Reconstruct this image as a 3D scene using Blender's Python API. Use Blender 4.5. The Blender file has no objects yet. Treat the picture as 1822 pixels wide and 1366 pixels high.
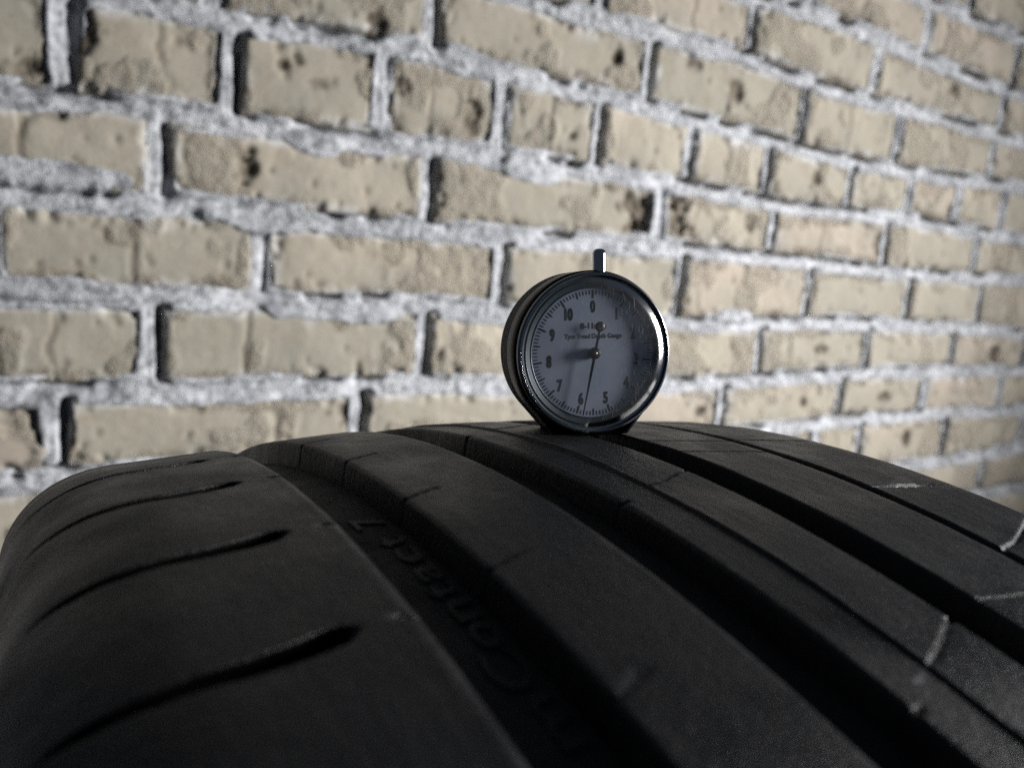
import bpy, math, random
import numpy as np
from mathutils import Vector, Matrix

# ------------------------------------------------------------------ camera, world, light, exposure
sc = bpy.context.scene
COL = sc.collection
MM = 0.001
EYE = Vector((0.0, 0.0, 0.705))                      # camera 0.7 m above the floor, just over the tyre's top
CAM_R = Vector((0.99667, 0.01380, 0.08039))
CAM_D = Vector((0.08157, -0.16859, -0.98230))
CAM_F = Vector((0.0, 0.98559, -0.16916))
cam_data = bpy.data.cameras.new('camera')
cam_data.sensor_width = 36.0
cam_data.lens = 36.0 * 1368.0 / 1822.0
cam_data.clip_start = 0.01
cam_data.clip_end = 50.0
cam_data.dof.use_dof = True
cam_data.dof.focus_distance = 0.203
cam_data.dof.aperture_fstop = 12.0
cam = bpy.data.objects.new('camera', cam_data)
COL.objects.link(cam)
m = Matrix.Identity(4)
for i in range(3):
    m[i][0] = CAM_R[i]; m[i][1] = -CAM_D[i]; m[i][2] = -CAM_F[i]; m[i][3] = EYE[i]
cam.matrix_world = m
sc.camera = cam

world = bpy.data.worlds.new('World'); sc.world = world; world.use_nodes = True
bg = world.node_tree.nodes['Background']
bg.inputs[0].default_value = (0.50, 0.68, 1.0, 1); bg.inputs[1].default_value = 0.052

def area_light(name, loc, target, sx, sy, power, color, spread=180):
    d = bpy.data.lights.new(name, 'AREA'); d.shape = 'RECTANGLE'
    d.size = sx; d.size_y = sy; d.energy = power; d.color = color; d.spread = math.radians(spread)
    o = bpy.data.objects.new(name, d); COL.objects.link(o)
    o.location = loc
    o.rotation_euler = (Vector(target) - Vector(loc)).to_track_quat('-Z', 'Y').to_euler()
    return o
# a tall window far to the right of the frame
area_light('window_light', (2.6, 0.52, 1.15), (0.14, 0.83, 0.50), 0.55, 0.9, 16.5, (1.0, 0.99, 0.98), 48)

sc.cycles.use_denoising = False
sc.cycles.sample_clamp_indirect = 0.6; sc.cycles.blur_glossy = 1.5
sc.cycles.caustics_reflective = False; sc.cycles.caustics_refractive = False
vs = sc.view_settings
vs.view_transform = 'Standard'; vs.look = 'None'; vs.exposure = 0.0; vs.gamma = 1.0; vs.use_curve_mapping = False

# ------------------------------------------------------------------ helpers
rng = np.random.default_rng(7)
random.seed(7)
_T = np.random.default_rng(3).random((8, 256, 256))

def vnoise(x, y, k=0):
    """smooth value noise in 0..1"""
    xi = np.floor(x).astype(int); yi = np.floor(y).astype(int)
    fx = x - xi; fy = y - yi
    fx = fx * fx * fx * (fx * (fx * 6 - 15) + 10); fy = fy * fy * fy * (fy * (fy * 6 - 15) + 10)
    T = _T[k % 8]
    a = T[xi & 255, yi & 255]; b = T[(xi + 1) & 255, yi & 255]
    c = T[xi & 255, (yi + 1) & 255]; d = T[(xi + 1) & 255, (yi + 1) & 255]
    return (a * (1 - fx) + b * fx) * (1 - fy) + (c * (1 - fx) + d * fx) * fy

def fbm(x, y, scale, octv=3, k=0):
    """-1..1"""
    o = 0.0; amp = 1.0; tot = 0.0; x = x / scale; y = y / scale
    for i in range(octv):
        o = o + amp * (vnoise(x + 17.3 * i, y - 9.7 * i, k + i) * 2 - 1); tot += amp
        amp *= 0.55; x = x * 2.03; y = y * 2.03
    return o / tot

def sstep(a, b, x):
    t = np.clip((x - a) / (b - a), 0, 1); return t * t * (3 - 2 * t)

def link(name, me, mat, parent=None, smooth=True):
    o = bpy.data.objects.new(name, me); COL.objects.link(o)
    if mat: me.materials.append(mat)
    if smooth:
        me.polygons.foreach_set('use_smooth', [True] * len(me.polygons))
    if parent: o.parent = parent
    return o

def mesh_np(name, V, F):
    """V (n,3), F (m,4) or list of faces"""
    me = bpy.data.meshes.new(name)
    if isinstance(F, np.ndarray):
        me.vertices.add(len(V)); me.vertices.foreach_set('co', np.ascontiguousarray(V, dtype=np.float32).ravel())
        n = F.shape[1]
        me.loops.add(F.size); me.loops.foreach_set('vertex_index', F.astype(np.int32).ravel())
        me.polygons.add(len(F)); me.polygons.foreach_set('loop_start', np.arange(0, F.size, n, dtype=np.int32))
        me.update(calc_edges=True); me.validate()
    else:
        me.from_pydata([tuple(map(float, v)) for v in V], [], [tuple(int(i) for i in f) for f in F]); me.update()
    return me

def grid_faces(nr, nc, wrap=False):
    r = np.arange(nr if wrap else nr - 1); c = np.arange(nc - 1)
    R, Cc = np.meshgrid(r, c, indexing='ij'); R2 = (R + 1) % nr
    return np.stack([R * nc + Cc, R * nc + Cc + 1, R2 * nc + Cc + 1, R2 * nc + Cc], -1).reshape(-1, 4)

def add_float(me, name, arr):
    a = me.attributes.new(name, 'FLOAT', 'POINT'); a.data.foreach_set('value', np.asarray(arr, dtype=np.float32).ravel())

def add_vec(me, name, arr):
    a = me.attributes.new(name, 'FLOAT_VECTOR', 'POINT'); a.data.foreach_set('vector', np.asarray(arr, dtype=np.float32).ravel())

def empty(name, loc, label, cat):
    o = bpy.data.objects.new(name, None); COL.objects.link(o); o.location = loc
    o['label'] = label; o['category'] = cat; return o

# ---- materials
class NT:
    def __init__(s, name):
        s.m = bpy.data.materials.new(name); s.m.use_nodes = True; s.t = s.m.node_tree
        s.b = s.t.nodes['Principled BSDF']; s.out = s.t.nodes['Material Output']
    def n(s, typ, **kw):
        o = s.t.nodes.new(typ)
        for k, v in kw.items():
            if k.startswith('i_'): o.inputs[k[2:].replace('_', ' ')].default_value = v
            else: setattr(o, k, v)
        return o
    def l(s, a, b): s.t.links.new(a, b)
    def set(s, **kw):
        for k, v in kw.items(): s.b.inputs[k.replace('_', ' ')].default_value = v
    def noise(s, vec, scale, detail=4, rough=0.55):
        o = s.n('ShaderNodeTexNoise', i_Scale=scale, i_Detail=detail, i_Roughness=rough)
        if vec is not None: s.l(vec, o.inputs['Vector'])
        return o.outputs['Fac']
    def ramp(s, fac, stops):
        o = s.n('ShaderNodeValToRGB'); e = o.color_ramp.elements
        while len(e) < len(stops): e.new(0.5)
        for x, (p, c) in zip(e, stops):
            x.position = p; x.color = c if len(c) == 4 else (*c, 1)
        s.l(fac, o.inputs[0]); return o.outputs[0]
    def mix(s, fac, a, b, mode='MIX'):
        o = s.n('ShaderNodeMix', data_type='RGBA', blend_type=mode)
        for sock, v in ((o.inputs['Factor'], fac), (o.inputs[6], a), (o.inputs[7], b)):
            if isinstance(v, bpy.types.NodeSocket): s.l(v, sock)
            else: sock.default_value = v if not isinstance(v, tuple) or len(v) == 4 else (*v, 1)
        return o.outputs[2]
    def math(s, op, a, b=0.0, clamp=False):
        o = s.n('ShaderNodeMath', operation=op, use_clamp=clamp)
        for sock, v in ((o.inputs[0], a), (o.inputs[1], b)):
            if isinstance(v, bpy.types.NodeSocket): s.l(v, sock)
            else: sock.default_value = v
        return o.outputs[0]
    def bump(s, h, strength, dist, normal=None):
        o = s.n('ShaderNodeBump', i_Strength=strength, i_Distance=dist); s.l(h, o.inputs['Height'])
        if normal is not None: s.l(normal, o.inputs['Normal'])
        return o.outputs['Normal']

def simple(name, color, rough, metal=0.0, **kw):
    t = NT(name); t.set(Base_Color=(*color, 1), Roughness=rough, Metallic=metal, **kw); return t.m

def brick_material():
    t = NT('sand_lime_brick')
    co = t.n('ShaderNodeTexCoord').outputs['Object']
    rnd = t.n('ShaderNodeObjectInfo').outputs['Random']
    base = t.ramp(rnd, [(0.0, (0.335, 0.303, 0.246)), (0.25, (0.40, 0.357, 0.292)), (0.5, (0.315, 0.292, 0.242)), (0.75, (0.375, 0.332, 0.27)), (1.0, (0.39, 0.335, 0.28))])
    big = t.noise(co, 11, 3)
    base = t.mix(t.ramp(big, [(0.38, (0, 0, 0)), (0.68, (1, 1, 1))]), base, (0.27, 0.255, 0.215))
    mid = t.noise(co, 42, 5, 0.65)
    base = t.mix(t.ramp(mid, [(0.35, (0.55, 0.55, 0.55)), (0.5, (0, 0, 0))]), base, (0.25, 0.215, 0.168))
    # dirty crust caught in the broken arrises and pits
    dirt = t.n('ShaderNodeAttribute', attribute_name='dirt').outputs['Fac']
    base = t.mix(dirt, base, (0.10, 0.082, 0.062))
    wash = t.n('ShaderNodeAttribute', attribute_name='wash').outputs['Fac']
    base = t.mix(t.math('MULTIPLY', wash, t.ramp(t.noise(co, 95, 5, 0.7), [(0.32, (0.15, 0.15, 0.15)), (0.6, (1, 1, 1))])), base, (0.52, 0.525, 0.53))
    fine = t.noise(co, 420, 3, 0.7)
    base = t.mix(t.math('MULTIPLY', t.n('ShaderNodeAttribute', attribute_name='rgh').outputs['Fac'], t.ramp(t.noise(co, 75, 5, 0.7), [(0.42, (1, 1, 1)), (0.56, (0, 0, 0))])), base, (0.305, 0.268, 0.215))
    base = t.mix(0.3, base, t.ramp(fine, [(0.3, (0.55, 0.53, 0.5)), (0.7, (1, 1, 1))]), 'MULTIPLY')
    t.l(base, t.b.inputs['Base Color']); t.set(Roughness=0.93)
    t.b.inputs['Specular IOR Level'].default_value = 0.2
    rgh = t.n('ShaderNodeAttribute', attribute_name='rgh').outputs['Fac']
    n1 = t.bump(t.math('MULTIPLY', t.noise(co, 110, 6, 0.72), t.math('ADD', rgh, 0.12)), 1.0, 0.0055)
    n2 = t.bump(fine, 0.4, 0.0006, n1)
    t.l(n2, t.b.inputs['Normal'])
    return t.m

def mortar_material():
    t = NT('white_mortar')
    co = t.n('ShaderNodeTexCoord').outputs['Object']
    a = t.noise(co, 26, 5, 0.6)
    c = t.ramp(a, [(0.3, (0.27, 0.28, 0.30)), (0.48, (0.42, 0.432, 0.456)), (0.68, (0.56, 0.572, 0.598))])
    b = t.noise(co, 120, 6, 0.72)
    c = t.mix(t.ramp(b, [(0.37, (0.95, 0.95, 0.95)), (0.54, (0, 0, 0))]), c, (0.15, 0.155, 0.166))
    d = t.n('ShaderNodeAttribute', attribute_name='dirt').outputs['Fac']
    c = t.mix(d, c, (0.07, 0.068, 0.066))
    t.l(c, t.b.inputs['Base Color']); t.set(Roughness=0.92); t.b.inputs['Specular IOR Level'].default_value = 0.2
    mk = t.ramp(t.noise(co, 9, 3, 0.5), [(0.38, (0.2, 0.2, 0.2)), (0.52, (1, 1, 1))])
    n1 = t.bump(t.math('MULTIPLY', t.noise(co, 130, 6, 0.72), mk), 0.9, 0.004)
    n2 = t.bump(t.noise(co, 380, 3, 0.7), 0.6, 0.001, n1)
    t.l(n2, t.b.inputs['Normal'])
    return t.m

def rubber_material(name='tyre_rubber', base=(0.0038, 0.0043, 0.0058), rough=0.41):
    t = NT(name)
    st = t.n('ShaderNodeAttribute', attribute_name='st').outputs['Vector']      # mm along / across the tread
    mp = t.n('ShaderNodeMapping'); mp.inputs['Scale'].default_value = (0.05, 0.35, 1); t.l(st, mp.inputs[0])
    streak = t.noise(mp.outputs[0], 1.6, 5, 0.65)
    blot = t.noise(st, 0.045, 4, 0.6)
    grain = t.noise(st, 1.9, 4, 0.7)
    spec = t.noise(st, 5.5, 2, 0.6)
    c = t.mix(t.ramp(blot, [(0.35, (0, 0, 0)), (0.7, (1, 1, 1))]), (*base, 1), (base[0] * 2.5, base[1] * 2.3, base[2] * 2.0, 1))
    c = t.mix(t.math('MULTIPLY', t.ramp(streak, [(0.5, (0, 0, 0)), (0.75, (1, 1, 1))]), 0.5), c, (0.030, 0.029, 0.028, 1))
    c = t.mix(t.ramp(spec, [(0.70, (0, 0, 0)), (0.78, (0.5, 0.5, 0.5))]), c, (0.10, 0.12, 0.125, 1))
    d2 = t.noise(st, 0.11, 5, 0.7)
    c = t.mix(t.ramp(d2, [(0.52, (0, 0, 0)), (0.72, (0.8, 0.8, 0.8))]), c, (0.024, 0.0225, 0.021, 1))
    fr = t.n('ShaderNodeAttribute', attribute_name='cut_shade').outputs['Fac']
    c = t.mix(fr, c, (0.003, 0.003, 0.0033, 1))  # shade inside the cuts, painted as blacker rubber
    sf = t.n('ShaderNodeAttribute', attribute_name='scuff_sheen').outputs['Fac']
    sfn = t.math('MULTIPLY', sf, t.ramp(grain, [(0.3, (0.25, 0.25, 0.25)), (0.6, (1, 1, 1))]), clamp=True)
    c = t.mix(sfn, c, (0.42, 0.42, 0.43, 1))  # pale for real scuffs and for painted edge highlights
    t.l(c, t.b.inputs['Base Color'])
    r = t.ramp(blot, [(0.32, (rough - .10,) * 3), (0.66, (rough + .16,) * 3)])
    t.l(r, t.b.inputs['Roughness']); t.b.inputs['Specular IOR Level'].default_value = 0.5
    n1 = t.bump(streak, 0.4, 0.0004)
    n2 = t.bump(grain, 0.55, 0.0003, t.bump(t.noise(st, 0.45, 5, 0.7), 0.5, 0.0007, n1))
    n3 = t.bump(spec, 0.25, 0.0001, n2)
    t.l(n3, t.b.inputs['Normal'])
    return t.m

# ------------------------------------------------------------------ floor
def concrete_material():
    t = NT('grey_concrete'); co = t.n('ShaderNodeTexCoord').outputs['Object']
    c = t.ramp(t.noise(co, 4, 6), [(0.3, (0.10, 0.10, 0.10)), (0.7, (0.17, 0.168, 0.16))])
    t.l(c, t.b.inputs['Base Color']); t.set(Roughness=0.9)
    t.l(t.bump(t.noise(co, 60, 5), 0.4, 0.003), t.b.inputs['Normal']); return t.m
# ------------------------------------------------------------------ brick wall (local: x along the wall, y into it, z up from the floor)
WALL_A = math.radians(57.944); WALL_D = 0.8277
W_DIR = Vector((math.sin(WALL_A), math.cos(WALL_A), 0))
wall = empty('brick_wall', (0, WALL_D, 0), 'old pale beige brick wall with thick white mortar behind the tyre', 'wall')
wall.rotation_euler = (0, 0, math.atan2(W_DIR.y, W_DIR.x))
ZC = 705.0
LINES = [
    [(0, 548)], [(0, 472)],
    [(635, 394), (777, 396), (902, 398)],
    [(316, 322), (394, 327), (512, 326), (649, 320), (804, 317), (933, 315)],
    [(-14, 248), (67, 248), (178, 251), (302, 255), (412, 246), (554, 245), (671, 247), (960, 246)],
    [(-371, 167), (-307, 166), (-214, 174), (-121, 178), (-40, 175), (102, 173), (319, 167), (470, 161), (647, 162), (987, 176)],
    [(-460, 83), (-388, 88), (-306, 88), (-207, 89), (-53, 93), (202, 94), (409, 87), (666, 95), (1019, 91)],
    [(-462, 12), (-388, 12), (-289, 17), (-203, 14), (-25, 14), (196, 19), (337, 19), (504, 18), (702, 15), (1047, 22)],
    [(-464, -63), (-397, -62), (-323, -61), (-239, -61), (-118, -59), (-21, -66), (210, -72), (394, -68), (571, -63), (842, -65), (1080, -72)],
    [(-466, -139), (-398, -140), (-322, -142), (-217, -140), (-92, -140), (-13, -144), (257, -148), (409, -144), (589, -139), (930, -139)],
    [(-445, -215), (-428, -211), (445, -218), (558, -211), (768, -211), (1138, -215)],
    [(764, -298), (983, -296), (1167, -289)],
    [(0, -371)], [(0, -448)], [(0, -525)], [(0, -602)], [(0, -680)]]
JO = [
    [120, 370, 620, 870], [245, 495, 745],
    [147, 397, 647, 898], [74, 302, 547, 884], [-316, -117, 148, 413, 620, 878],
    [-418, -297, -165, -37, 86, 222, 360, 529, 670, 800, 936],
    [-517, -353, -112, 186, 383, 631, 877, 1087],
    [-472, -271, -23, 232, 473, 712, 918, 1142],
    [-537, -357, -107, 144, 389, 628, 861, 1094],
    [-428, -173, 63, 332, 581, 798, 1035],
    [-345, -69, 234, 537, 646, 880, 1141],
    [-130, 118, 368, 707, 1026],
    [0, 250], [125, 375], [0, 250], [120, 370]]
# how deep the right half of each head joint has been washed out (course, joint) -> mm
RAKE = {(5, 0): 12, (5, 1): 24, (4, 1): 20, (4, 2): 18, (5, 4): 14, (5, 3): 6, (6, 1): 8, (6, 2): 14, (7, 2): 18, (7, 3): 20, (7, 4): 10,
        (7, 5): 16, (8, 1): 20, (8, 2): 20, (8, 4): 24, (8, 5): 20, (8, 6): 14, (8, 7): 18, (9, 0): 18, (9, 1): 20, (9, 3): 12, (9, 4): 16,
        (5, 7): 10, (4, 3): 8, (3, 1): 14, (6, 5): 16, (2, 3): 10, (10, 4): 12, (10, 5): 20, (5, 6): 8, (7, 6): 8}
S0, S1 = -800.0, 1650.0
def line_v(i, s):
    p = LINES[i]; return np.interp(s, [q[0] for q in p], [q[1] for q in p]) + ZC
joints = []; rakes = []
for i, j in enumerate(JO):
    j = list(j); rk = [0.68 * RAKE.get((i, q), random.uniform(0, 7)) for q in range(len(j))]
    while j[0] > S0 + 260: j.insert(0, j[0] - random.uniform(242, 258)); rk.insert(0, random.uniform(0, 12))
    while j[-1] < S1 - 260: j.append(j[-1] + random.uniform(242, 262)); rk.append(random.uniform(0, 12))
    j = [S0 - 8] + j + [S1 + 8]; rk = [0] + rk + [0]
    joints.append(np.array(j, float)); rakes.append(np.array(rk, float))
BED, HEAD = 8.0, 8.0

brick_mat = brick_material(); mortar_mat = mortar_material()
# chipped, blackened places seen in the photograph: (s, z, radius s, radius z, depth mm)
CHIPS = [(150, 38, 18, 16, 8), (172, 74, 24, 11, 8), (216, 70, 16, 14, 8), (228, 22, 14, 10, 7), (168, 52, 26, 26, 9), (208, 50, 22, 24, 9), (140, 66, 18, 12, 7), (235, 38, 14, 10, 7), (122, 60, 8, 8, 5), (-245, 148, 5, 5, 5), (-255, 141, 7, 6, 6), (-225, 131, 10, 5, 4), (52, 128, 6, 8, 7), (100, 215, 7, 12, 9),
         (-150, 143, 12, 8, 6), (-285, 52, 9, 18, 8), (-425, 115, 10, 16, 8), (-440, 104, 14, 8, 7), (-405, 135, 8, 22, 6), (520, -104, 16, 8, 6), (495, -178, 8, 8, 6),
         (770, -250, 12, 16, 8), (690, -178, 18, 9, 5), (990, -110, 18, 18, 9), (285, 210, 14, 14, 6), (455, 130, 10, 10, 6), (290, -184, 9, 8, 6), (610, 55, 16, 18, 6),
         (-70, 128, 10, 20, 6), (-175, 186, 10, 24, 6), (745, 290, 14, 12, 6), (880, 200, 14, 12, 5), (215, 232, 12, 12, 5), (-180, -165, 20, 14, 4), (340, 60, 12, 12, 5)]

def make_brick(row, q):
    j = joints[row]; a, b = j[q] + HEAD, j[q + 1] - HEAD
    if b - a < 20: return
    zc = 0.5 * (line_v(row, np.array((a + b) / 2)) + line_v(row + 1, np.array((a + b) / 2)))
    seen = (b > -520 and a < 1330 and -330 < zc - ZC < 500)
    st = 2.6 if seen else 16.0
    nx = max(6, int((b - a) / st)); nz = max(5, int(62 / st))
    U, Vv = np.meshgrid(np.linspace(0, 1, nx), np.linspace(0, 1, nz))
    sd = (row * 37.7 + q * 91.3)
    S = a + (b - a) * U
    top = line_v(row, S) - BED + 1.6 * fbm(S, S * 0 + sd, 38, 2, 1)
    bot = line_v(row + 1, S) + BED + 1.6 * fbm(S, S * 0 + sd + 50, 38, 2, 2)
    Z = bot + (top - bot) * Vv
    lw = 1.8 * fbm(Z, Z * 0 + sd, 24, 2, 3); rw = 1.8 * fbm(Z, Z * 0 + sd + 9, 24, 2, 4)
    tilt = random.uniform(-4, 4) * (Vv - 0.5)
    S = S + lw * (1 - U) + rw * U + tilt
    dx = np.minimum(S - a, b - S); dz = np.minimum(top - Z, Z - bot); rc = 9.0 + 6.0 * fbm(S, Z, 60, 2, 4)
    d = np.where((dx < rc) & (dz < rc), rc - np.hypot(np.maximum(rc - dx, 0), np.maximum(rc - dz, 0)), np.minimum(dx, dz))
    H = random.uniform(-1.6, 1.6) + 1.8 * fbm(S, Z + sd, 55, 2, 5) + 0.7 * fbm(S + sd, Z, 15, 3, 6)
    # rough patches against smooth cast face
    rp = sstep(0.06, 0.22, fbm(S, Z + 3 * sd, 60, 3, 2))
    H += rp * (1.7 * fbm(S, Z + sd, 10, 3, 1)) + (random.uniform(-.012, .012)) * (S - (a + b) / 2)
    ed = 4.0 + 3.0 * fbm(S, Z, 30, 2, 7)
    H -= 3.6 * np.clip(1 - d / np.maximum(ed + 1.5, 1.8), 0, 1) ** 1.7
    # crumbled borders: a band of rough broken face, wider here, narrow there
    bw = 6 + 16 * fbm(S, Z + 2 * sd, 48, 3, 5); er = sstep(bw + 3, bw - 5, d) * sstep(-2, 6, bw)
    rg = 1 - np.abs(fbm(S, Z * 0.8 + sd, 8.5, 3, 2)) * 2.6
    H += er * (1.5 * fbm(S + sd, Z, 7, 3, 6) - 1.6 * np.clip(rg, 0, 1) ** 2 - 0.5)
    chip = sstep(0.22, 0.5, fbm(S, Z, 17, 3, 3)) * sstep(15, 4, d)
    H -= 4.5 * chip
    dirt = 0.75 * chip * sstep(0.0, 0.5, fbm(S, Z, 12, 2, 5)) 
    dirt = np.maximum(dirt, 0.38 * er * sstep(0.6, 0.97, rg))
    # a blackened crust along the lower edge, patchy
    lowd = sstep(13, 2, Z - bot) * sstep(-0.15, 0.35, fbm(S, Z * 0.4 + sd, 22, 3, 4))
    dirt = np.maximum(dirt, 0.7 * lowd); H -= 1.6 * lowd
    zz = Z - ZC
    for (cs, cz, rs, rz, dp) in CHIPS:
        if cs + rs < a or cs - rs > b or abs(cz - (zc - ZC)) > 70: continue
        e = ((S - cs) / rs) ** 2 + ((zz - cz) / rz) ** 2 + 0.9 * fbm(S, Z, 9, 3, 2)
        w = sstep(1.2, 0.0, e); H -= 0.8 * dp * w; dirt = np.maximum(dirt, 0.9 * sstep(1.5, 0.1, e + 0.8 * fbm(S, Z, 6, 2, 1)))
    # small blowholes
    for _ in range(random.randint(3, 9)):
        cs, cz = random.uniform(a + 12, b - 12), random.uniform(float(bot.mean()) + 6, float(top.mean()) - 6); r = random.uniform(1.6, 3.6)
        e = np.hypot(S - cs, (Z - cz) * random.uniform(0.5, 1)) / r
        w = sstep(1.25, 0.3, e); H -= 2.2 * w; dirt = np.maximum(dirt, 0.4 * w)
    # hairline cracks
    if random.random() < 0.6 and seen:
        cs = random.uniform(a + 40, b - 40) if b - a > 100 else (a + b) / 2
        x = np.abs(S - cs - 9 * fbm(Z, Z * 0 + sd, 26, 3, 6)); w = sstep(2.6, 0.6, x); H -= 1.8 * w; dirt = np.maximum(dirt, 0.55 * w)
        H += sstep(0, 6, S - cs) * random.uniform(-1.4, 1.4)
    cx, cz = (a + b) / 2, float(zc)
    P = np.stack([S - cx, -H, Z - cz], -1).reshape(-1, 3) * MM
    F = grid_faces(nz, nx)
    # sides
    idx = np.arange(nz * nx).reshape(nz, nx)
    ring = np.concatenate([idx[0, :], idx[1:, -1], idx[-1, -2::-1], idx[-2:0:-1, 0]])
    back = P[ring].copy(); back[:, 1] = 0.045
    n0 = len(P); k = len(ring); r2 = np.arange(k)
    SF = np.stack([ring, n0 + r2, n0 + (r2 + 1) % k, np.roll(ring, -1)], -1)
    me = mesh_np('brick', np.concatenate([P, back]), np.concatenate([F, SF]))
    wash = np.clip(sstep(9.0, 0.0, d + 6.5 * fbm(S, Z, 26, 3, 6)) * 0.95 + 0.55 * sstep(0.38, 0.6, fbm(S, Z + sd, 60, 3, 0)) * sstep(22, 8, top - Z), 0, 1) * (1 - dirt)
    add_float(me, 'wash', np.concatenate([wash.ravel(), np.zeros(k)]))
    add_float(me, 'dirt', np.concatenate([dirt.ravel(), np.zeros(k)]))
    add_float(me, 'rgh', np.concatenate([np.clip(np.maximum(0.75 * rp, er), 0, 1).ravel(), np.zeros(k)]))
    o = link('brick', me, brick_mat, wall)
    o.location = (cx * MM, 0, cz * MM)

for row in range(len(LINES) - 1):
    for q in range(len(joints[row]) - 1):
        make_brick(row, q)

# mortar: one rough sheet behind and between the bricks
gs = np.concatenate([np.arange(S0, -500, 14), np.arange(-500, 1300, 2.7), np.arange(1300, S1 + 1, 14)])
gz = np.concatenate([np.arange(0, ZC - 330, 14), np.arange(ZC - 330, ZC + 470, 2.7), np.arange(ZC + 470, ZC + 556, 8)])
S, Z = np.meshgrid(gs, gz)
DIN = np.full(S.shape, -30.0); REC = np.zeros(S.shape)
for row in range(len(LINES) - 1):
    vt, vb = line_v(row, gs)[None, :], line_v(row + 1, gs)[None, :]
    inr = (Z <= vt) & (Z > vb)
    j = joints[row]; q = np.clip(np.searchsorted(j, gs) - 1, 0, len(j) - 2)
    dl = (gs - j[q] - HEAD)[None, :]; dr = (j[q + 1] - HEAD - gs)[None, :]
    d = np.minimum(np.minimum(dl, dr), np.minimum(vt - BED - Z, Z - vb - BED))
    DIN = np.where(inr, d, DIN)
    # washed-out right half of the head joints (against the left end of the next brick)
    near = np.where((gs - j[q]) < (j[q + 1] - gs), q, q + 1)
    x = (gs - j[near])[None, :]; st = rakes[row][near][None, :]
    course = sstep(0, 7, vt - BED - Z + 5) * sstep(0, 7, Z - vb - BED + 4)
    wob = 3.0 * fbm(Z, S * 0.2, 30, 2, 3)
    REC = np.where(inr, np.maximum(REC, st * sstep(-1.0, 3.5, x + wob) * sstep(15, 10, x) * course), REC)
    # undercut below each brick's lower edge, patchy
    bed = sstep(0.02, 0.34, fbm(S, Z * 0.3 + row * 13, 60, 3, 6))
    up = Z - vb                                   # bed joint straddles the line; its upper half lies inside this course
    REC = np.where(inr & (up < BED + 3), np.maximum(REC, 14 * bed * sstep(0.5, 5.0, up + 2.5 * fbm(S, Z, 20, 2, 1))), REC)
H = -3.4 + 2.6 * fbm(S * 0.6, Z, 34, 3, 0) + (0.35 + 0.65 * sstep(-0.15, 0.2, fbm(S, Z, 90, 2, 7))) * (1.9 * fbm(S, Z * 0.8, 10, 3, 3) + 1.4 * fbm(S, Z * 0.6, 5, 2, 5))
smear = 2.2 + 5.5 * fbm(S, Z, 46, 3, 2)
lap = sstep(0.0, 2.0, smear - DIN) * (DIN > -6)
H = np.where(DIN > 0, 1.1 + 1.0 * fbm(S, Z, 10, 3, 4) - 2.2 * np.clip(DIN - smear, 0, 20), H)
# trowelled lumps that hang over the bricks
for (cs, cz, rs, rz, hgt) in [(5, 85, 52, 18, 3.0), (-226, 80, 34, 14, 2.6), (-430, 30, 60, 14, 4), (-265, 10, 60, 16, 3), (330, -60, 40, 12, 3), (-200, -70, 75, 12, 3.5), (-420, -58, 70, 12, 3)]:
    e = ((S - cs) / rs) ** 2 + ((Z - ZC - cz) / rz) ** 2 + 0.5 * fbm(S, Z, 20, 3, 1)
    w = sstep(1.0, 0.55, e); H = np.where(w > 0, np.maximum(H, w * (hgt + 1.5 * fbm(S, Z, 12, 3, 2)) - (1 - w) * 6), H); REC = REC * (1 - w)
H = H - REC
H = np.maximum(H, -34)
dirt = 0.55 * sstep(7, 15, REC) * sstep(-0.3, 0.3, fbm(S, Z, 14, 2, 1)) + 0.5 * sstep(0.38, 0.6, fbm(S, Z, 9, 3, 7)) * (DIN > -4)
P = np.stack([S, -H, Z], -1).reshape(-1, 3) * MM
me = mesh_np('mortar', P, grid_faces(len(gz), len(gs)))
add_float(me, 'dirt', np.clip(dirt, 0, 1))
link('mortar', me, mortar_mat, wall)

fl = mesh_np('floor', np.array([[-2.5, -1.5, 0], [3.5, -1.5, 0], [3.5, 3.0, 0], [-2.5, 3.0, 0]]), [(0, 1, 2, 3)])
flo = link('floor', fl, concrete_material(), None, False); flo['kind'] = 'structure'

# ------------------------------------------------------------------ tyre
CT = np.array([24.347, 169.550, -375.102 + ZC])
U = np.array([0.833643, 0.552219, 0.009644])
E2 = np.array([-0.008040, -0.005326, 0.999954])
E1 = np.array([0.552245, -0.833682, 0.0])
KC = 0.7247e-3
BASE = CT - 330.0 * E2; BASE[2] = 0.0
tyre = empty('car_tyre', tuple(BASE * MM), 'worn black car tyre standing upright with wide grooves and raised lettering', 'tyre')
rubber = rubber_material()
groove_rubber = rubber_material('groove_rubber', (0.007, 0.0072, 0.008), 0.65)

def prof(t):
    t = np.asarray(t, float); a = np.minimum(np.abs(t), 63.5); b = np.clip(np.abs(t) - 63.5, 0, None)
    x = np.clip((np.abs(t) - 88) / 28, 0, 1)
    return 330 - KC * a * a - 0.06 * b - 28 * (1 - (1 - x ** 2.3) ** (1 / 2.3))

def tyre_pt(t, r, th):
    t = np.asarray(t)[..., None]; r = np.asarray(r)[..., None]; th = np.asarray(th)[..., None]
    return (CT + U * t + r * (np.cos(th) * E2 + np.sin(th) * E1) - BASE) * MM

TH = np.radians(np.concatenate([np.arange(-15, 30, 0.09), np.arange(30, 344.9, 2.0)]))
TH_C = np.radians(np.concatenate([np.arange(-16, 36, 0.5), np.arange(36, 343.9, 2.5)]))

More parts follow.
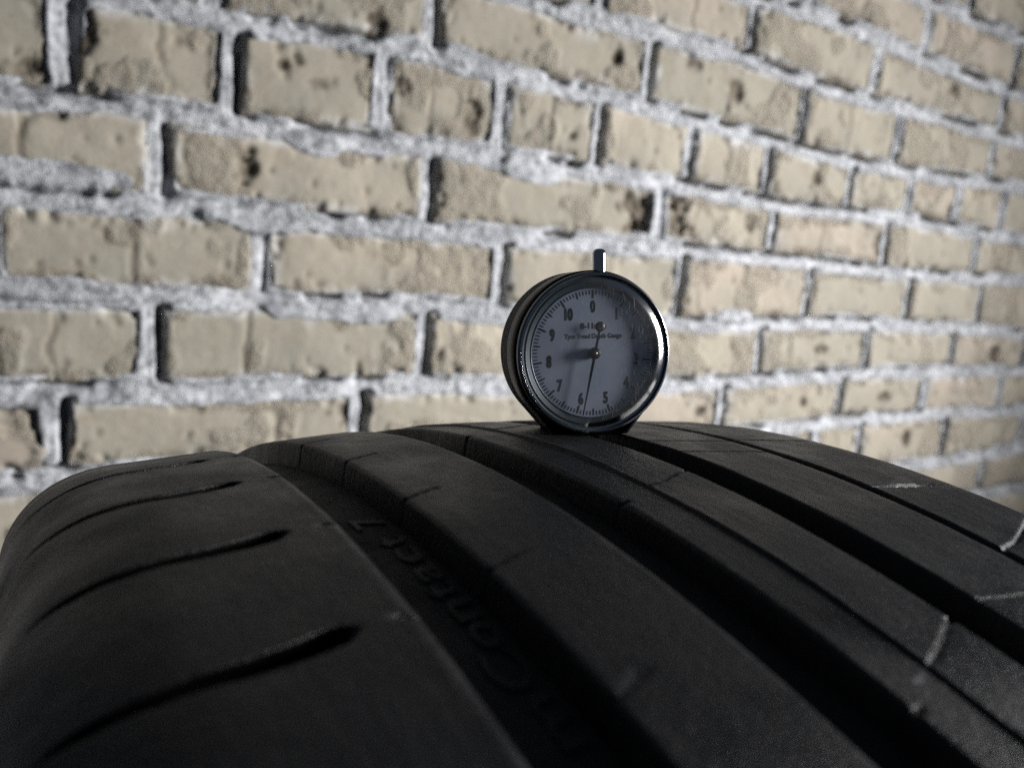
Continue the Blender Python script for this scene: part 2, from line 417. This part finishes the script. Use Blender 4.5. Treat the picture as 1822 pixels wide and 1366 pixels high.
_d = np.arange(-15, 30, 0.09)
_sl = [np.degrees((5.0 + k * 32.3 + x) / 330) for k in range(-3, 4) for x in np.arange(-3.2, 5.8, 0.13)]
TH_L = np.radians(np.concatenate([np.unique(np.round(np.concatenate([_d, [q for q in _sl if -14.9 < q < 29.8]]), 3)), np.arange(30, 344.9, 2.0)]))

def revolve(name, tr, mat, disp=None, th=TH, parent=tyre, lean=0.0):
    tr = np.asarray(tr, float); t = np.tile(tr[:, 0], (len(th), 1)); r = np.tile(tr[:, 1], (len(th), 1))
    a = np.tile(th[:, None], (1, len(tr))); s = a * 330
    scuff_sheen = np.zeros_like(t); cut_shade = np.zeros_like(t)
    if disp is not None:
        dr, scuff_sheen = disp(t, s, r); r = r - dr; a = a - lean * np.clip(dr - 0.3, 0, None) / 330; cut_shade = sstep(0.25, 0.9, dr)  # deeper cuts get a darker colour in place of shade
    P = tyre_pt(t, r, a).reshape(-1, 3)
    me = mesh_np(name, P, grid_faces(len(th), len(tr), wrap=True))
    add_float(me, 'scuff_sheen', scuff_sheen); add_float(me, 'cut_shade', cut_shade)
    add_vec(me, 'st', np.stack([s, t + 300, np.zeros_like(s)], -1).reshape(-1, 3))
    return link(name, me, mat, parent)

def seg_dist(t, s, pts):
    best = np.full(t.shape, 1e9); par = np.zeros(t.shape); n = len(pts) - 1
    for i in range(n):
        (t0, s0), (t1, s1) = pts[i], pts[i + 1]
        L = (t1 - t0) ** 2 + (s1 - s0) ** 2
        f = np.clip(((t - t0) * (t1 - t0) + (s - s0) * (s1 - s0)) / L, 0, 1)
        d = np.hypot(t - t0 - f * (t1 - t0), s - s0 - f * (s1 - s0))
        mk = d < best; best = np.where(mk, d, best); par = np.where(mk, (i + f) / n, par)
    return best, par

def cut(dr, t, s, pts, w, depth, taper=False):
    smin = min(p[1] for p in pts) - 8; smax = max(p[1] for p in pts) + 8
    rows = np.where((s[:, 0] > smin) & (s[:, 0] < smax))[0]
    if len(rows) == 0: return
    sl = slice(rows[0], rows[-1] + 1)
    d, f = seg_dist(t[sl], s[sl], pts)
    ww = w * (np.minimum(1, 0.35 + f / 0.10) * np.clip(1.02 - f, 0.02, 1) ** 0.55 if taper else 1.0)
    dd = depth * (np.minimum(1, f / 0.05) * np.clip(1.0 - f, 0.0, 1) ** 0.5 if taper else 1.0)
    dr[sl] = np.maximum(dr[sl], dd * sstep(1.2, 0.7, d / ww))

def scuff_sheen_line(sc_, t, s, pts, w, amt):  # draws real scuff marks and painted highlights along rib edges
    smin = min(p[1] for p in pts) - 10; smax = max(p[1] for p in pts) + 10
    rows = np.where((s[:, 0] > smin) & (s[:, 0] < smax))[0]
    if len(rows) == 0: return
    sl = slice(rows[0], rows[-1] + 1)
    d, f = seg_dist(t[sl], s[sl], pts)
    sc_[sl] = np.maximum(sc_[sl], amt * (0.25 + 0.75 * sstep(-0.35, 0.25, fbm(t[sl], s[sl], 4.5, 3, 5))) * sstep(w, w * 0.3, d + 0.35 * w * fbm(t[sl], s[sl], 1.6, 2, 2)))

def rib_section(t0, t1, left_wall=True, right_wall=True, rl=0.9, rr=0.9, step=1.0, depth=6.4):
    out = []
    if left_wall:
        out += [(t0 - 1.0, prof(t0) - depth), (t0 - 0.35, prof(t0) - 2.4)]
        for k in range(6):
            a = math.pi / 2 * k / 5; out.append((t0 - 0.15 + rl * (1 - math.cos(a)), prof(t0) - rl * (1 - math.sin(a))))
    a0 = t0 + rl if left_wall else t0; a1 = t1 - rr if right_wall else t1
    n = max(2, int((a1 - a0) / step))
    for x in np.linspace(a0, a1, n + 2)[1:-1]: out.append((x, float(prof(x))))
    if right_wall:
        for k in range(6):
            a = math.pi / 2 * (5 - k) / 5; out.append((t1 + 0.15 - rr * (1 - math.cos(a)), prof(t1) - rr * (1 - math.sin(a))))
        out += [(t1 + 0.35, prof(t1) - 2.4), (t1 + 1.0, prof(t1) - depth)]
    return out

def wear(t, s):
    return 0.10 * fbm(s, t, 22, 3, 1) + 0.05 * fbm(s, t * 3, 6, 2, 2) + 0.015 * fbm(s, t * 4, 1.6, 2, 4)

PITCH = 32.3
# left shoulder rib
def d_left(t, s, r):
    dr = np.zeros_like(t); sf = np.zeros_like(t)
    for i, k in enumerate(range(-3, 4)):
        b = 5.0 + k * PITCH
        cut(dr, t, s, [(-73, b + 0.6), (-80, b + 2.2), (-88, b + 2.9), (-97, b + 2.4), (-104, b + 1.0), (-110, b - 1.6)], 2.05, 5.6, True)
        cut(dr, t, s, [(-62.5, b + 2.6), (-66.8, b + 0.6)], 0.45, 0.8)
        scuff_sheen_line(sf, t, s, [(-67.4, b + 0.2), (-67.9, b + 0.4)], 1.0, 0.3 if k in (0, 1) else 0.08)
        scuff_sheen_line(sf, t, s, [(-63.3, b + 1.4), (-63.6, b + 4.2)], 0.8, 0.30)
    scuff_sheen_line(sf, t, s, [(-64.6, -80), (-64.6, 110)], 1.8, 0.07)  # highlight on the worn groove edge, painted as a pale band
    top = sstep(-112, -100, t)
    return dr + wear(t, s) * top, sf
sec = [(-119, 284), (-117.6, 290), (-116.4, 296.5)] + [(x, float(prof(x))) for x in -(88 + 28 * np.sin(np.linspace(1.53, 0.02, 34)))]
sec += rib_section(-87.5, -63.5, False, True, rr=2.0)
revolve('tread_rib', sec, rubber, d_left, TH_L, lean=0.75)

# second rib
def d_2(t, s, r):
    dr = np.zeros_like(t); sf = np.zeros_like(t)
    for k in range(-4, 5):
        b = 1.3 + k * 31.4
        cut(dr, t, s, [(-50.5, b + 1.0), (-47.6, b + 0.1), (-41, b - 2.2)], 0.3, 0.3)
        cut(dr, t, s, [(-50.8, b + 0.9), (-48.8, b)], 0.3, 1.2)
    scuff_sheen_line(sf, t, s, [(-48.3, 63.6), (-44.0, 61.0)], 0.6, 0.16)
    scuff_sheen_line(sf, t, s, [(-25.5, -60), (-25.5, 110)], 1.0, 0.10)  # painted highlight along the rib's right edge
    return dr + wear(t, s + 90), sf
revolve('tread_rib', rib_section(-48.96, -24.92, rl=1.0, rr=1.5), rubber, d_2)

# centre rib with its shallow step
def d_3(t, s, r):
    dr = np.zeros_like(t); sf = np.zeros_like(t)
    dr += 0.5 * sstep(-0.05, -0.6, t) + 0.35 * np.exp(-((t + 0.75) / 0.35) ** 2)
    dr -= 0.12 * np.exp(-((t - 0.25) / 0.45) ** 2)
    for k in range(-2, 3):
        b = 10.0 + k * 61.5
        cut(dr, t, s, [(17.5, b - 0.3), (12, b + 1.4), (4, b + 4.6), (-5, b + 6.6)], 0.34, 0.45)
        cut(dr, t, s, [(18.0, b - 0.4), (15.6, b + 0.2)], 0.5, 1.4)
        q = b + 10.2
        cut(dr, t, s, [(-12.6, q - 0.5), (-10.2, q)], 0.45, 1.8)
    scuff_sheen_line(sf, t, s, [(16.4, 71.6), (13, 72.2), (7, 74.2), (1.0, 76.3)], 0.34, 0.6)
    scuff_sheen_line(sf, t, s, [(-1.0, 77.2), (-5.2, 78.4)], 0.6, 0.6)
    scuff_sheen_line(sf, t, s, [(16.3, 9.6), (10, 11.6), (4, 14.4)], 0.5, 0.25)
    scuff_sheen_line(sf, t, s, [(16.2, -40), (16.2, -5), (16.2, 30), (16.2, 100)], 0.45, 0.16)  # edge highlight put into the colour, beside the groove
    scuff_sheen_line(sf, t, s, [(0.35, -60), (0.35, 110)], 0.5, 0.12)  # painted highlight along the step's ridge
    scuff_sheen_line(sf, t, s, [(-10.4, -60), (-10.4, 110)], 1.0, 0.05)  # faint painted highlight on the left edge
    return dr + wear(t, s + 40), sf
sec = rib_section(-11.28, 16.33, rl=1.0, rr=0.7)
sec = sorted(sec[2:-2] + [(x, float(prof(x))) for x in np.arange(-1.6, 1.3, 0.15)], key=lambda p: p[0])
full = rib_section(-11.28, 16.33, rl=1.0, rr=0.7)
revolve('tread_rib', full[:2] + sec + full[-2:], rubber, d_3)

# fourth rib
def d_4(t, s, r):
    dr = np.zeros_like(t); sf = np.zeros_like(t)
    for b in (-90, -16, -3.4, 69.6, 84, 158):
        cut(dr, t, s, [(26.5, b - 0.4), (36, b + 1.2), (46, b + 2.2), (58.5, b + 3.2)], 0.3, 0.4)
    scuff_sheen_line(sf, t, s, [(30, 70.3), (41, 72.4), (48, 73.4)], 0.3, 0.15)
    scuff_sheen_line(sf, t, s, [(56.9, -60), (56.9, 110)], 0.5, 0.12)  # highlight of the right edge, put into the colour
    return dr + 1.3 * wear(t, s + 170), sf
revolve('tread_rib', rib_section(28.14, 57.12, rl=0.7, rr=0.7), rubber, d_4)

# right shoulder rib
def d_5(t, s, r):
    dr = np.zeros_like(t); sf = np.zeros_like(t)
    for b in (-58, -15, 27.7, 70, 112):
        cut(dr, t, s, [(61.5, b - 0.3), (66, b), (79, b + 2.0), (96, b + 3.0), (108, b + 1)], 0.6, 1.0, True)
    cut(dr, t, s, [(60, 59), (70, 57.5), (83, 53.5), (97, 49)], 0.5, 0.8)
    scuff_sheen_line(sf, t, s, [(62.5, 58.4), (66, 58.0), (72, 56.6), (82, 53.4), (86, 52)], 0.55, 0.42)
    # a small triangular flap of torn rubber, scuffed pale
    A, B, Cc = (66.0, 28.0), (80.0, 29.6), (81.5, 22.6)
    def ed(p, q): return ((q[0] - p[0]) * (s - p[1]) - (q[1] - p[1]) * (t - p[0])) / math.hypot(q[0] - p[0], q[1] - p[1])
    ins = -np.maximum(np.maximum(ed(A, B), ed(B, Cc)), ed(Cc, A))
    ins = np.maximum(ins, np.minimum(np.minimum(ed(A, B), ed(B, Cc)), ed(Cc, A)))
    sf = np.maximum(sf, 0.22 * sstep(-0.2, 0.5, ins) * (0.6 + 0.4 * fbm(s, t, 3, 2, 1))); dr -= 0.5 * sstep(0, 1.5, ins)
    scuff_sheen_line(sf, t, s, [(66, 27.2), (80, 29.2)], 0.45, 0.4)
    return dr + 1.3 * wear(t, s + 230) * sstep(112, 100, t), sf
sec = rib_section(61.4, 87.5, True, False, rl=0.7)
sec += [(x, float(prof(x))) for x in (88 + 28 * np.sin(np.linspace(0.02, 1.53, 34)))] + [(116.4, 296.5), (117.6, 290), (119, 284)]
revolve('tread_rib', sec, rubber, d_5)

# casing: groove floors under the ribs, then the two sidewalls down to the beads
floor_sec = [(x, float(prof(x)) - 6.0) for x in np.linspace(-86, 86, 60)]
revolve('casing', floor_sec, groove_rubber, lambda t, s, r: (0.15 * fbm(s, t, 9, 2, 3), np.zeros_like(t)), TH_C)
for sg in (-1, 1):
    w = [(119, 284), (121.5, 270), (122, 258), (120.5, 244), (116, 232), (110, 226), (106, 222), (103, 218), (100, 219), (98, 226), (104, 250), (108, 280), (100, 306), (86, 316)]
    w = [(sg * a, b) for a, b in w]
    if sg < 0: w = w[::-1]
    revolve('sidewall', w, rubber, None, TH_C)

# ---- text helper: outline font to mesh
def text_mesh(body, size, extrude=0.0, offset=0.0, spacing=1.0, res=6):
    cu = bpy.data.curves.new('txt', 'FONT'); cu.body = body; cu.size = size; cu.extrude = extrude; cu.offset = offset
    cu.align_x = 'CENTER'; cu.space_character = spacing; cu.resolution_u = res
    o = bpy.data.objects.new('txt', cu); COL.objects.link(o)
    dg = bpy.context.evaluated_depsgraph_get(); dg.update()
    me = bpy.data.meshes.new_from_object(o.evaluated_get(dg))
    bpy.data.objects.remove(o); bpy.data.curves.remove(cu)
    me.materials.clear()
    return me

# raised lettering on the floor of the text groove, read from the near side towards the top of the tyre
def wrap_letter(ch, s_mid, width, height, t_mid, part):
    me = text_mesh(ch, 1.0, extrude=0.5, offset=0.012, res=5)
    co = np.empty(len(me.vertices) * 3); me.vertices.foreach_get('co', co); co = co.reshape(-1, 3)
    mn, mx = co.min(0), co.max(0)
    x = (co[:, 0] - (mn[0] + mx[0]) / 2) / (mx[0] - mn[0]) * width
    y = co[:, 1] / 0.72 * height
    s = s_mid - x; t = t_mid - (y - height / 2)
    r = prof(t) - 6.1 + np.where(co[:, 2] > 0, 0.5, 0.0)
    P = tyre_pt(t, r, s / 330.0)
    me.vertices.foreach_set('co', P.astype(np.float32).ravel()); me.update()
    add_float(me, 'scuff_sheen', np.zeros(len(P))); add_float(me, 'cut_shade', np.zeros(len(P))); add_vec(me, 'st', np.stack([s, t + 300, s * 0], -1))
    link('raised_letter', me, rubber, tyre, False)
for ch, s_mid, wd in (('m', 59.5, 10.0), ('C', 48.6, 8.6), ('o', 40.3, 6.6), ('n', 33.3, 6.0), ('t', 27.0, 4.2), ('a', 20.4, 6.0), ('c', 13.2, 5.8), ('t', 6.8, 4.2), ('7', -4.0, 5.6)):
    wrap_letter(ch, s_mid, wd, 6.0, -54.4, None)

# ------------------------------------------------------------------ tread depth gauge (local mm: x right, y back, z up from the foot)
GZ = Vector((-0.098, 0.0638, 0.9931)).normalized()
GF = Vector((0.2636, -0.9604, 0.0901)); GF = (GF - GZ * GF.dot(GZ)).normalized()
GX = GZ.cross(GF) * -1
if GX.dot(CAM_R) < 0: GX = -GX
GB = Vector((23.63, 198.71, -46.35 + ZC)) + GX * -0.2
gauge = empty('tread_depth_gauge', GB * MM, 'round dial gauge in black case standing on the tyre tread', 'gauge')
gm = Matrix((( GX.x, -GF.x, GZ.x), (GX.y, -GF.y, GZ.y), (GX.z, -GF.z, GZ.z)))
gauge.scale = (1.03, 1.03, 1.03)
gauge.rotation_mode = 'QUATERNION'; gauge.rotation_quaternion = gm.to_quaternion()
CZ = 21.4                                            # dial centre above the foot
black_plastic = NT('black_case_plastic')
_co = black_plastic.n('ShaderNodeTexCoord').outputs['Object']
black_plastic.set(Base_Color=(0.004, 0.004, 0.005, 1), Roughness=0.34); black_plastic.b.inputs['Specular IOR Level'].default_value = 0.08
black_plastic.l(black_plastic.bump(black_plastic.noise(_co, 1800, 3, 0.7), 0.25, 0.0001), black_plastic.b.inputs['Normal'])
black_plastic = black_plastic.m
ribbed_plastic = simple('ribbed_case_plastic', (0.022, 0.022, 0.023), 0.5)
chrome = simple('chrome', (0.62, 0.63, 0.65), 0.13, 1.0)
dark_chrome = simple('dark_chrome', (0.20, 0.21, 0.225), 0.33, 1.0)
reh = simple('dark_green_rim', (0.035, 0.055, 0.06), 0.5)
ink = simple('black_print', (0.006, 0.006, 0.007), 0.6)
black_metal = simple('black_needle_paint', (0.008, 0.008, 0.009), 0.4)
brass = simple('brass_pin', (0.55, 0.42, 0.22), 0.3, 1.0)

def lathe(name, ry, mat, parent=gauge, n=128, cx=0.0, cz=CZ, close=False):
    a = np.linspace(0, 2 * np.pi, n, endpoint=False); ry = np.asarray(ry, float)
    X = cx + ry[None, :, 0] * np.sin(a)[:, None]; Zz = cz + ry[None, :, 0] * np.cos(a)[:, None]
    Y = np.broadcast_to(ry[None, :, 1], X.shape)
    P = np.stack([X, Y, Zz], -1).reshape(-1, 3) * MM
    return link(name, mesh_np(name, P, grid_faces(n, len(ry), wrap=True)), mat, parent)

def outline(r, half, n=160):
    """circle of radius r about the dial centre joined by tangents to a flat foot"""
    pts = [(r * math.cos(a), CZ + r * math.sin(a)) for a in np.linspace(-math.pi, math.pi, 400)] + [(-half, 0.0), (half, 0.0)]
    pts = sorted(set((round(x, 5), round(z, 5)) for x, z in pts))
    def cr(o, a, b): return (a[0] - o[0]) * (b[1] - o[1]) - (a[1] - o[1]) * (b[0] - o[0])
    lo = []
    for p in pts:
        while len(lo) > 1 and cr(lo[-2], lo[-1], p) <= 0: lo.pop()
        lo.append(p)
    hi = []
    for p in reversed(pts):
        while len(hi) > 1 and cr(hi[-2], hi[-1], p) <= 0: hi.pop()
        hi.append(p)
    h = np.array(lo[:-1] + hi[:-1]); h = np.vstack([h, h[:1]])
    d = np.concatenate([[0], np.cumsum(np.hypot(*np.diff(h, axis=0).T))])
    u = np.linspace(0, d[-1], n, endpoint=False)
    return np.stack([np.interp(u, d, h[:, 0]), np.interp(u, d, h[:, 1])], -1)

def case_part(name, ys, mat):
    """ys: list of (y, shrink)"""
    rings = []
    o = outline(21.1, 9.6)
    c = np.array([0, CZ])
    for y, k in ys:
        v = o - c; L = np.linalg.norm(v, axis=1, keepdims=True)
        p = c + v * (1 - k / L); p[:, 1] = np.maximum(p[:, 1], 0.0 if k < 3 else 0.0)
        rings.append(np.column_stack([p[:, 0], np.full(len(p), y), p[:, 1]]))
    P = np.concatenate(rings) * MM; n = len(o); F = []
    for i in range(len(ys) - 1):
        for j in range(n): F.append((i * n + j, i * n + (j + 1) % n, (i + 1) * n + (j + 1) % n, (i + 1) * n + j))
    F.append(tuple((len(ys) - 1) * n + j for j in range(n)))
    ob = link(name, mesh_np(name, P, F), mat, gauge)
    for p in ob.data.polygons:
        if len(p.vertices) > 4: p.use_smooth = False
    return ob
case_part('case_front', [(1.6, 0.9), (1.75, 0.35), (2.3, 0.0), (9.2, 0.0), (9.5, 0.3)], black_plastic)
ys = [(9.5, 0.35)]
for i in range(7): ys += [(9.75 + i * 0.82, 0.0), (10.2 + i * 0.82, 0.0), (10.32 + i * 0.82, 0.25), (10.45 + i * 0.82, 0.25)]
ys += [(15.6, 0.0), (16.0, 0.5)]
case_part('case_back', ys, ribbed_plastic)
lathe('bezel', [(17.6, 2.6), (20.6, 2.4), (20.65, 1.2), (20.55, 0.3), (20.3, -0.1), (20.05, -0.15)], dark_chrome)
lathe('bezel_rim', [(20.12, -0.1), (20.02, -0.3), (19.9, -0.36), (19.78, -0.28), (19.72, -0.05), (19.7, 0.4)], chrome)
lathe('inner_ring', [(19.72, 0.3), (19.4, 0.35), (19.3, 0.6), (18.5, 0.8)], reh)
lathe('inner_ring', [(18.55, 0.72), (18.4, 0.6), (18.25, 0.74), (18.2, 0.95)], dark_chrome)
lathe('rehaut', [(18.25, 0.9), (17.2, 1.6), (16.75, 1.9)], reh)
lathe('rehaut_lip', [(16.9, 1.75), (16.72, 1.62), (16.55, 1.75), (16.5, 2.0)], dark_chrome)

def dial_material():
    t = NT('silvered_dial'); co = t.n('ShaderNodeTexCoord').outputs['Object']
    c = t.ramp(t.noise(co, 120, 4, 0.6), [(0.3, (0.46, 0.51, 0.60)), (0.7, (0.56, 0.60, 0.68))])
    t.l(c, t.b.inputs['Base Color']); t.set(Roughness=0.5); return t.m
dial = lathe('dial', [(0.001, 2.0), (8, 2.0), (16.75, 2.0)], dial_material(), n=96)

def local_text(name, body, cap_h, x, z, xs, y, parent, width=None, offset=0.02, rot=0.0):
    me = text_mesh(body, 1.0, 0.0, offset, 1.0, 4)
    co = np.empty(len(me.vertices) * 3); me.vertices.foreach_get('co', co); co = co.reshape(-1, 3)
    mn, mx = co.min(0), co.max(0); cap = 0.73
    px = (co[:, 0] - (mn[0] + mx[0]) / 2)
    px = px / (mx[0] - mn[0]) * width if width else px / cap * cap_h * xs
    pz = (co[:, 1] / cap - 0.5) * cap_h
    P = np.stack([x + px, np.full(len(px), y), CZ + z + pz], -1) * MM
    me.vertices.foreach_set('co', P.astype(np.float32).ravel()); me.update()
    return link(name, me, ink, parent, False)
for k in range(11):
    a = 2 * math.pi * k / 11
    local_text('numeral', str(k), 2.95, 12.0 * math.sin(a), 12.0 * math.cos(a), 0.62, 1.95, dial, offset=0.045)
local_text('dial_text', '0-11mm', 1.55, 0.1, 7.05, 0.8, 1.95, dial, width=6.9, offset=0.03)
local_text('dial_text', 'Tyre Tread Depth Gauge', 1.25, 0.1, 4.45, 0.8, 1.95, dial, width=15.6, offset=0.022)
V = []; F = []
for i in range(110):
    a = 2 * math.pi * i / 110
    r1 = 16.05; r0 = 13.9 if i % 10 == 0 else (14.35 if i % 5 == 0 else 14.95); hw = 0.21 if i % 10 == 0 else (0.17 if i % 5 == 0 else 0.115)
    d = np.array([math.sin(a), math.cos(a)]); p = np.array([d[1], -d[0]]); b = len(V)
    for rr, sg in ((r0, -1), (r0, 1), (r1, 1), (r1, -1)):
        q = d * rr + p * hw * sg; V.append((q[0] * MM, 1.95 * MM, (CZ + q[1]) * MM))
    F.append((b, b + 1, b + 2, b + 3))
tk = link('tick_marks', mesh_np('tick_marks', np.array(V), F), ink, dial, False); tk['kind'] = 'stuff'

# needle
na = math.radians(192.0)
def needle_poly():
    d = np.array([math.sin(na), math.cos(na)]); p = np.array([d[1], -d[0]])
    o = [(-6.2, 0.22), (0, 0.36), (9, 0.26), (16.2, 0.10)]
    pts = [d * r + p * w for r, w in o] + [d * r - p * w for r, w in o[::-1]]
    V = [(q[0] * MM, y * MM, (CZ + q[1]) * MM) for y in (0.62, 0.82) for q in pts]; n = len(pts)
    F = [tuple(range(n)), tuple(range(2 * n - 1, n - 1, -1))] + [(i, (i + 1) % n, n + (i + 1) % n, n + i) for i in range(n)]
    return mesh_np('needle', np.array(V), F), d
nm, nd = needle_poly()
needle = link('needle', nm, black_metal, gauge, False)
tc = -nd * 6.9
lathe('counterweight', [(0.6, 0.58), (0.6, 0.86), (1.3, 0.86), (1.3, 0.58), (0.6, 0.58)], black_metal, needle, 40, tc[0], CZ + tc[1])
lathe('hub', [(0.001, 0.28), (1.25, 0.30), (1.5, 0.5), (1.5, 1.6), (0.9, 2.0)], black_metal, needle, 48)
lathe('pin', [(0.001, 0.05), (0.42, 0.08), (0.5, 0.2), (0.5, 0.4)], brass, needle, 24)

# scratched plastic crystal
def crystal_material():
    t = NT('scratched_clear_crystal'); co = t.n('ShaderNodeTexCoord').outputs['Object']
    masks = []
    for i, (ang, sc1) in enumerate(((0.35, 300), (1.1, 260), (2.2, 340), (2.75, 280))):
        mp = t.n('ShaderNodeMapping'); mp.inputs['Rotation'].default_value = (0, ang, 0); mp.inputs['Scale'].default_value = (14, 1, 1.0); mp.inputs['Location'].default_value = (i * 3.1, 0, i * 1.7)
        t.l(co, mp.inputs[0]); n = t.noise(mp.outputs[0], sc1, 2, 0.5)
        masks.append(t.ramp(n, [(0.70, (0, 0, 0)), (0.735, (1, 1, 1))]))
    s = masks[0]
    for q in masks[1:]: s = t.math('MAXIMUM', s, q)
    speck = t.ramp(t.noise(co, 2300, 3, 0.7), [(0.60, (0, 0, 0)), (0.70, (1, 1, 1))])
    area = t.ramp(t.noise(co, 70, 3, 0.5), [(0.35, (0.15, 0.15, 0.15)), (0.65, (1, 1, 1))])
    s = t.math('ADD', t.math('MULTIPLY', s, 0.7), t.math('MULTIPLY', speck, 0.30))
    sx = t.n('ShaderNodeSeparateXYZ'); t.l(co, sx.inputs[0])
    side = t.n('ShaderNodeMapRange'); side.inputs[1].default_value = -0.010; side.inputs[2].default_value = 0.014; side.inputs[3].default_value = 0.22; side.inputs[4].default_value = 0.9; t.l(sx.outputs[0], side.inputs[0])  # denser to the right: lit haze put in as extra scratches
    area = t.math('MULTIPLY', area, side.outputs[0])
    haze = t.n('ShaderNodeMapRange'); t.l(t.noise(co, 85, 3, 0.5), haze.inputs[0]); haze.inputs[1].default_value = 0.35; haze.inputs[2].default_value = 0.7; haze.inputs[3].default_value = 0.015; haze.inputs[4].default_value = 0.13  # pale blotches on the crystal stand in for a cloudy reflection
    s = t.math('ADD', t.math('MULTIPLY', s, area), haze.outputs[0], clamp=True)
    tr = t.n('ShaderNodeBsdfTransparent'); tr.inputs[0].default_value = (0.88, 0.90, 0.94, 1)
    df = t.n('ShaderNodeBsdfTranslucent'); df.inputs[0].default_value = (0.9, 0.9, 0.9, 1)
    df2 = t.n('ShaderNodeBsdfDiffuse'); df2.inputs[0].default_value = (0.9, 0.9, 0.9, 1)
    dm = t.n('ShaderNodeMixShader'); dm.inputs[0].default_value = 0.35; t.l(df2.outputs[0], dm.inputs[1]); t.l(df.outputs[0], dm.inputs[2])
    gl = t.n('ShaderNodeBsdfGlossy'); gl.inputs['Roughness'].default_value = 0.14
    bn = t.bump(t.noise(co, 900, 4, 0.7), 0.12, 0.0002); t.l(bn, gl.inputs['Normal'])
    fr = t.n('ShaderNodeFresnel'); fr.inputs[0].default_value = 1.5
    m1 = t.n('ShaderNodeMixShader'); t.l(s, m1.inputs[0]); t.l(tr.outputs[0], m1.inputs[1]); t.l(dm.outputs[0], m1.inputs[2])
    m2 = t.n('ShaderNodeMixShader'); t.l(fr.outputs[0], m2.inputs[0]); t.l(m1.outputs[0], m2.inputs[1]); t.l(gl.outputs[0], m2.inputs[2])
    t.l(m2.outputs[0], t.out.inputs['Surface']); t.t.nodes.remove(t.b)
    return t.m
lathe('crystal', [(0.001, -1.42), (6, -1.40), (11, -1.34), (15, -1.25), (16.2, -1.18), (16.8, -1.06), (17.3, -0.86), (17.8, -0.60), (18.4, -0.22), (19.0, 0.12), (19.4, 0.34), (19.68, 0.5)], crystal_material())

# plunger stem above the case
lathe_y = None
a = np.linspace(0, 2 * np.pi, 40, endpoint=False)
prof_st = [(1.75, 39.5), (1.75, 46.6), (1.62, 47.3), (1.25, 47.75), (0.6, 47.95), (0.001, 48.0)]
P = np.array([[(2.4 + r * math.cos(x)), 3.6 + r * math.sin(x), z] for x in a for r, z in prof_st]) * MM
link('plunger_stem', mesh_np('plunger_stem', P, grid_faces(len(a), len(prof_st), wrap=True)), chrome, gauge)
# plunger tip below, in the groove
prof_st = [(1.2, 6), (1.2, -4.6), (0.8, -5.4), (0.001, -5.5)]
P = np.array([[(2.4 + r * math.cos(x)), 8.0 + r * math.sin(x), z] for x in a for r, z in prof_st]) * MM
link('plunger_tip', mesh_np('plunger_tip', P, grid_faces(len(a), len(prof_st), wrap=True)), chrome, gauge)
